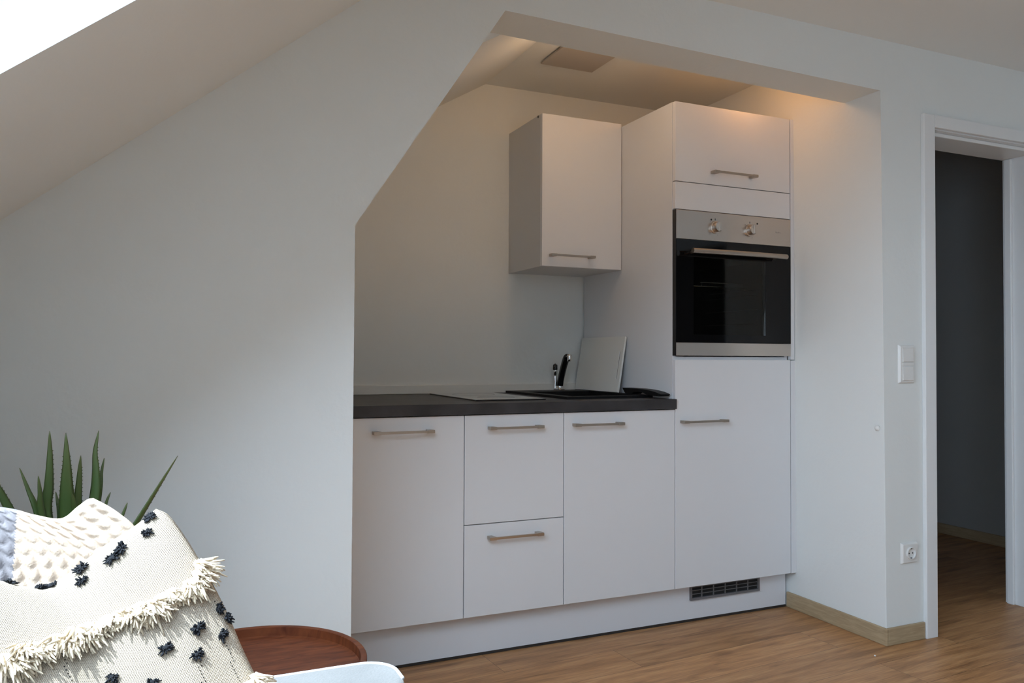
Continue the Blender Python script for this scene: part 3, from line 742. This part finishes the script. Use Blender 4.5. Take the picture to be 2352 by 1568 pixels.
# ------------------------------------------------------------------ aloe
PX, PY = -2.05, -.84
al = thing('potted_aloe', 'aloe plant with spiky green leaves behind the cushions on the left', 'plant', (PX, PY, 0))
b = bmesh.new(); lathe(b, [(.0, 0), (.085, 0), (.095, .02), (.118, .56), (.120, .60), (.112, .60), (.108, .575), (.0, .575)], (PX, PY, 0), 48)
obj('pot', b, M['pot'], al, 40)
b = bmesh.new(); lathe(b, [(.0, .588), (.06, .590), (.104, .584), (.104, .5755)], (PX, PY, 0), 32)
obj('soil', b, M['soil'], al, True)
def leaf(path, wid, dy, tilt=0., curl=.35):
    """path: (x,z) from base to tip; wid: half width at the base"""
    n = 26; pts = [(p[0], PY+dy*min(1, i/(len(path)-1)+.15), p[1]) for i, p in enumerate(path)]
    C_ = bez(pts, n); bm = bmesh.new(); uvl = bm.loops.layers.uv.new('UVMap'); rings = []
    side0 = Vector((math.cos(tilt), math.sin(tilt), 0))
    for i, p in enumerate(C_):
        d_ = (C_[min(i+1, n-1)]-C_[max(i-1, 0)]).normalized()
        side = (side0 - d_*side0.dot(d_)).normalized(); nf = side.cross(d_).normalized()
        f_ = i/(n-1); w_ = wid*.80*(1-f_)**.85*(1-.12*math.sin(PI*f_)) + .0007
        prof = [(-1, 0), (-.55, .30), (0, .42), (.55, .30), (1, 0), (.5, -.02), (0, .02), (-.5, -.02)]
        rings.append([bm.verts.new(p + side*w_*a + nf*w_*(b_*.9 - curl*(1-a*a)*.25)) for a, b_ in prof])
        if 2 < i < n-5:
            for sg in ((-1, 1) if wid > .025 else (1,) if wid > .014 else ()):
                base = p + side*w_*sg
                q = [bm.verts.new(base - d_*.0016 - side*sg*.0012), bm.verts.new(base + d_*.0016 - side*sg*.0012), bm.verts.new(base + side*sg*.0019 + d_*.0015), bm.verts.new(base + nf*.0012 - side*sg*.0010)]
                for tri in ((0, 1, 2), (1, 3, 2), (3, 0, 2)):
                    ff = bm.faces.new([q[t_] for t_ in tri])
                    for lp in ff.loops: lp[uvl].uv = (.5, f_)
    m_ = len(rings[0])
    for i, (a, b_) in enumerate(zip(rings, rings[1:])):
        for k in range(m_):
            ff = bm.faces.new([a[k], a[(k+1) % m_], b_[(k+1) % m_], b_[k]])
            for lp, q in zip(ff.loops, (i, i, i+1, i+1)): lp[uvl].uv = (k/m_, q/(n-1))
    bm.faces.new(rings[-1])
    obj('leaf', bm, M['leaf'], al, True)
LEAVES = [
    ([(-2.067, .60), (-2.095, .76), (-2.091, .824), (-2.090, .884), (-2.091, .935)], .0205, .00, .1),
    ([(-2.052, .60), (-2.056, .757), (-2.058, .822), (-2.058, .874), (-2.060, .933)], .0290, -.03, -.05),
    ([(-2.044, .60), (-2.041, .76), (-2.038, .838), (-2.036, .884)], .0180, .00, .5),
    ([(-2.067, .60), (-2.100, .765), (-2.104, .816), (-2.107, .850)], .0125, -.02, .3),
    ([(-2.065, .60), (-2.109, .766), (-2.128, .818), (-2.144, .862)], .0120, .02, .4),
    ([(-2.036, .60), (-2.011, .79), (-2.009, .845), (-2.011, .889), (-2.005, .932)], .0190, .01, -.4),
    ([(-2.032, .60), (-2.004, .79), (-2.000, .845), (-1.996, .872)], .0080, .04, .2),
    ([(-2.025, .60), (-1.984, .655), (-1.935, .738), (-1.892, .813), (-1.856, .875)], .0150, .00, .5),
    ([(-2.036, .60), (-2.003, .731), (-1.990, .783), (-1.983, .802)], .0080, .03, .2),
    ([(-2.029, .60), (-1.979, .703), (-1.958, .76), (-1.951, .780)], .0085, .02, .2),
    ([(-2.075, .60), (-2.155, .78), (-2.186, .843), (-2.215, .873)], .0150, .00, .3),
    ([(-2.059, .60), (-2.072, .759), (-2.078, .785), (-2.083, .808)], .0100, .04, .2),
    ([(-2.046, .60), (-2.040, .745), (-2.045, .80), (-2.046, .815)], .0120, -.045, .0),
]
for L_ in LEAVES: leaf(*L_)

# ------------------------------------------------------------------ light
world = bpy.data.worlds.new('sky'); scene.world = world; world.use_nodes = True
bg = world.node_tree.nodes['Background']; bg.inputs['Color'].default_value = (.69, .85, 1.06, 1); bg.inputs['Strength'].default_value = SKY
sun = bpy.data.lights.new('sun', 'SUN'); sun.energy = SUN; sun.angle = math.radians(.6); sun.color = (.88, 1, 1.08)
so_ = link(bpy.data.objects.new('sun', sun)); so_.rotation_euler = Vector(SUNDIR).to_track_quat('-Z', 'Y').to_euler(); so_.location = (-4, -3, 5)
def portal(name, loc, rot, sx_, sy_):
    l = bpy.data.lights.new(name, 'AREA'); l.shape = 'RECTANGLE'; l.size = sx_; l.size_y = sy_; l.energy = 1
    l.cycles.is_portal = True
    o = link(bpy.data.objects.new(name, l)); o.location = loc; o.rotation_euler = rot
nrm_in = Vector((math.sin(ang), 0, -math.cos(ang)))
portal('skylight_portal', on_slope((S_EDGES[1]+S_EDGES[2])/2, (Y_EDGES[1]+Y_EDGES[2])/2, .28), nrm_in.to_track_quat('-Z', 'Y').to_euler(), 1.85, 1.85)
portal('window_added_portal', (XL-.31, (DW[0]+DW[1])/2, (DW[2]+DW[3])/2), Vector((1, 0, 0)).to_track_quat('-Z', 'Y').to_euler(), 2.4, 2.4)
for (LX, LY, k_, _), c_ in zip(LAMPS, ((1.0, .42, .11), (1.0, .66, .38))):
    pl_ = bpy.data.lights.new('lamp_light', 'POINT'); pl_.energy = LAMP*k_; pl_.color = c_; pl_.shadow_soft_size = .027
    po = link(bpy.data.objects.new('lamp_light', pl_)); po.location = (LX, LY, 2.225)

# ------------------------------------------------------------------ camera
yaw, pitch, roll, F = 0.41750966, 0.01882772, 0.00399618, 1827.608
f = Vector((math.sin(yaw)*math.cos(pitch), math.cos(yaw)*math.cos(pitch), math.sin(pitch)))
r = Vector((math.cos(yaw), -math.sin(yaw), 0)); u_ = r.cross(f)
rr = r*math.cos(roll) + u_*math.sin(roll); uu = -r*math.sin(roll) + u_*math.cos(roll)
cam = bpy.data.cameras.new('camera'); cam.sensor_width = 36; cam.lens = F/2352*36; cam.clip_start = .02
co = link(bpy.data.objects.new('camera', cam))
mw = Matrix((( rr.x, uu.x, -f.x, 0), (rr.y, uu.y, -f.y, 0), (rr.z, uu.z, -f.z, 0), (0, 0, 0, 1)))
mw.translation = Vector((-1.8947335, -2.6556811, 1.0860499)); co.matrix_world = mw
scene.camera = co
scene.view_settings.view_transform = 'Standard'; scene.view_settings.look = 'None'
scene.view_settings.gamma = 1; scene.view_settings.use_curve_mapping = False
scene.view_settings.exposure = EXPO
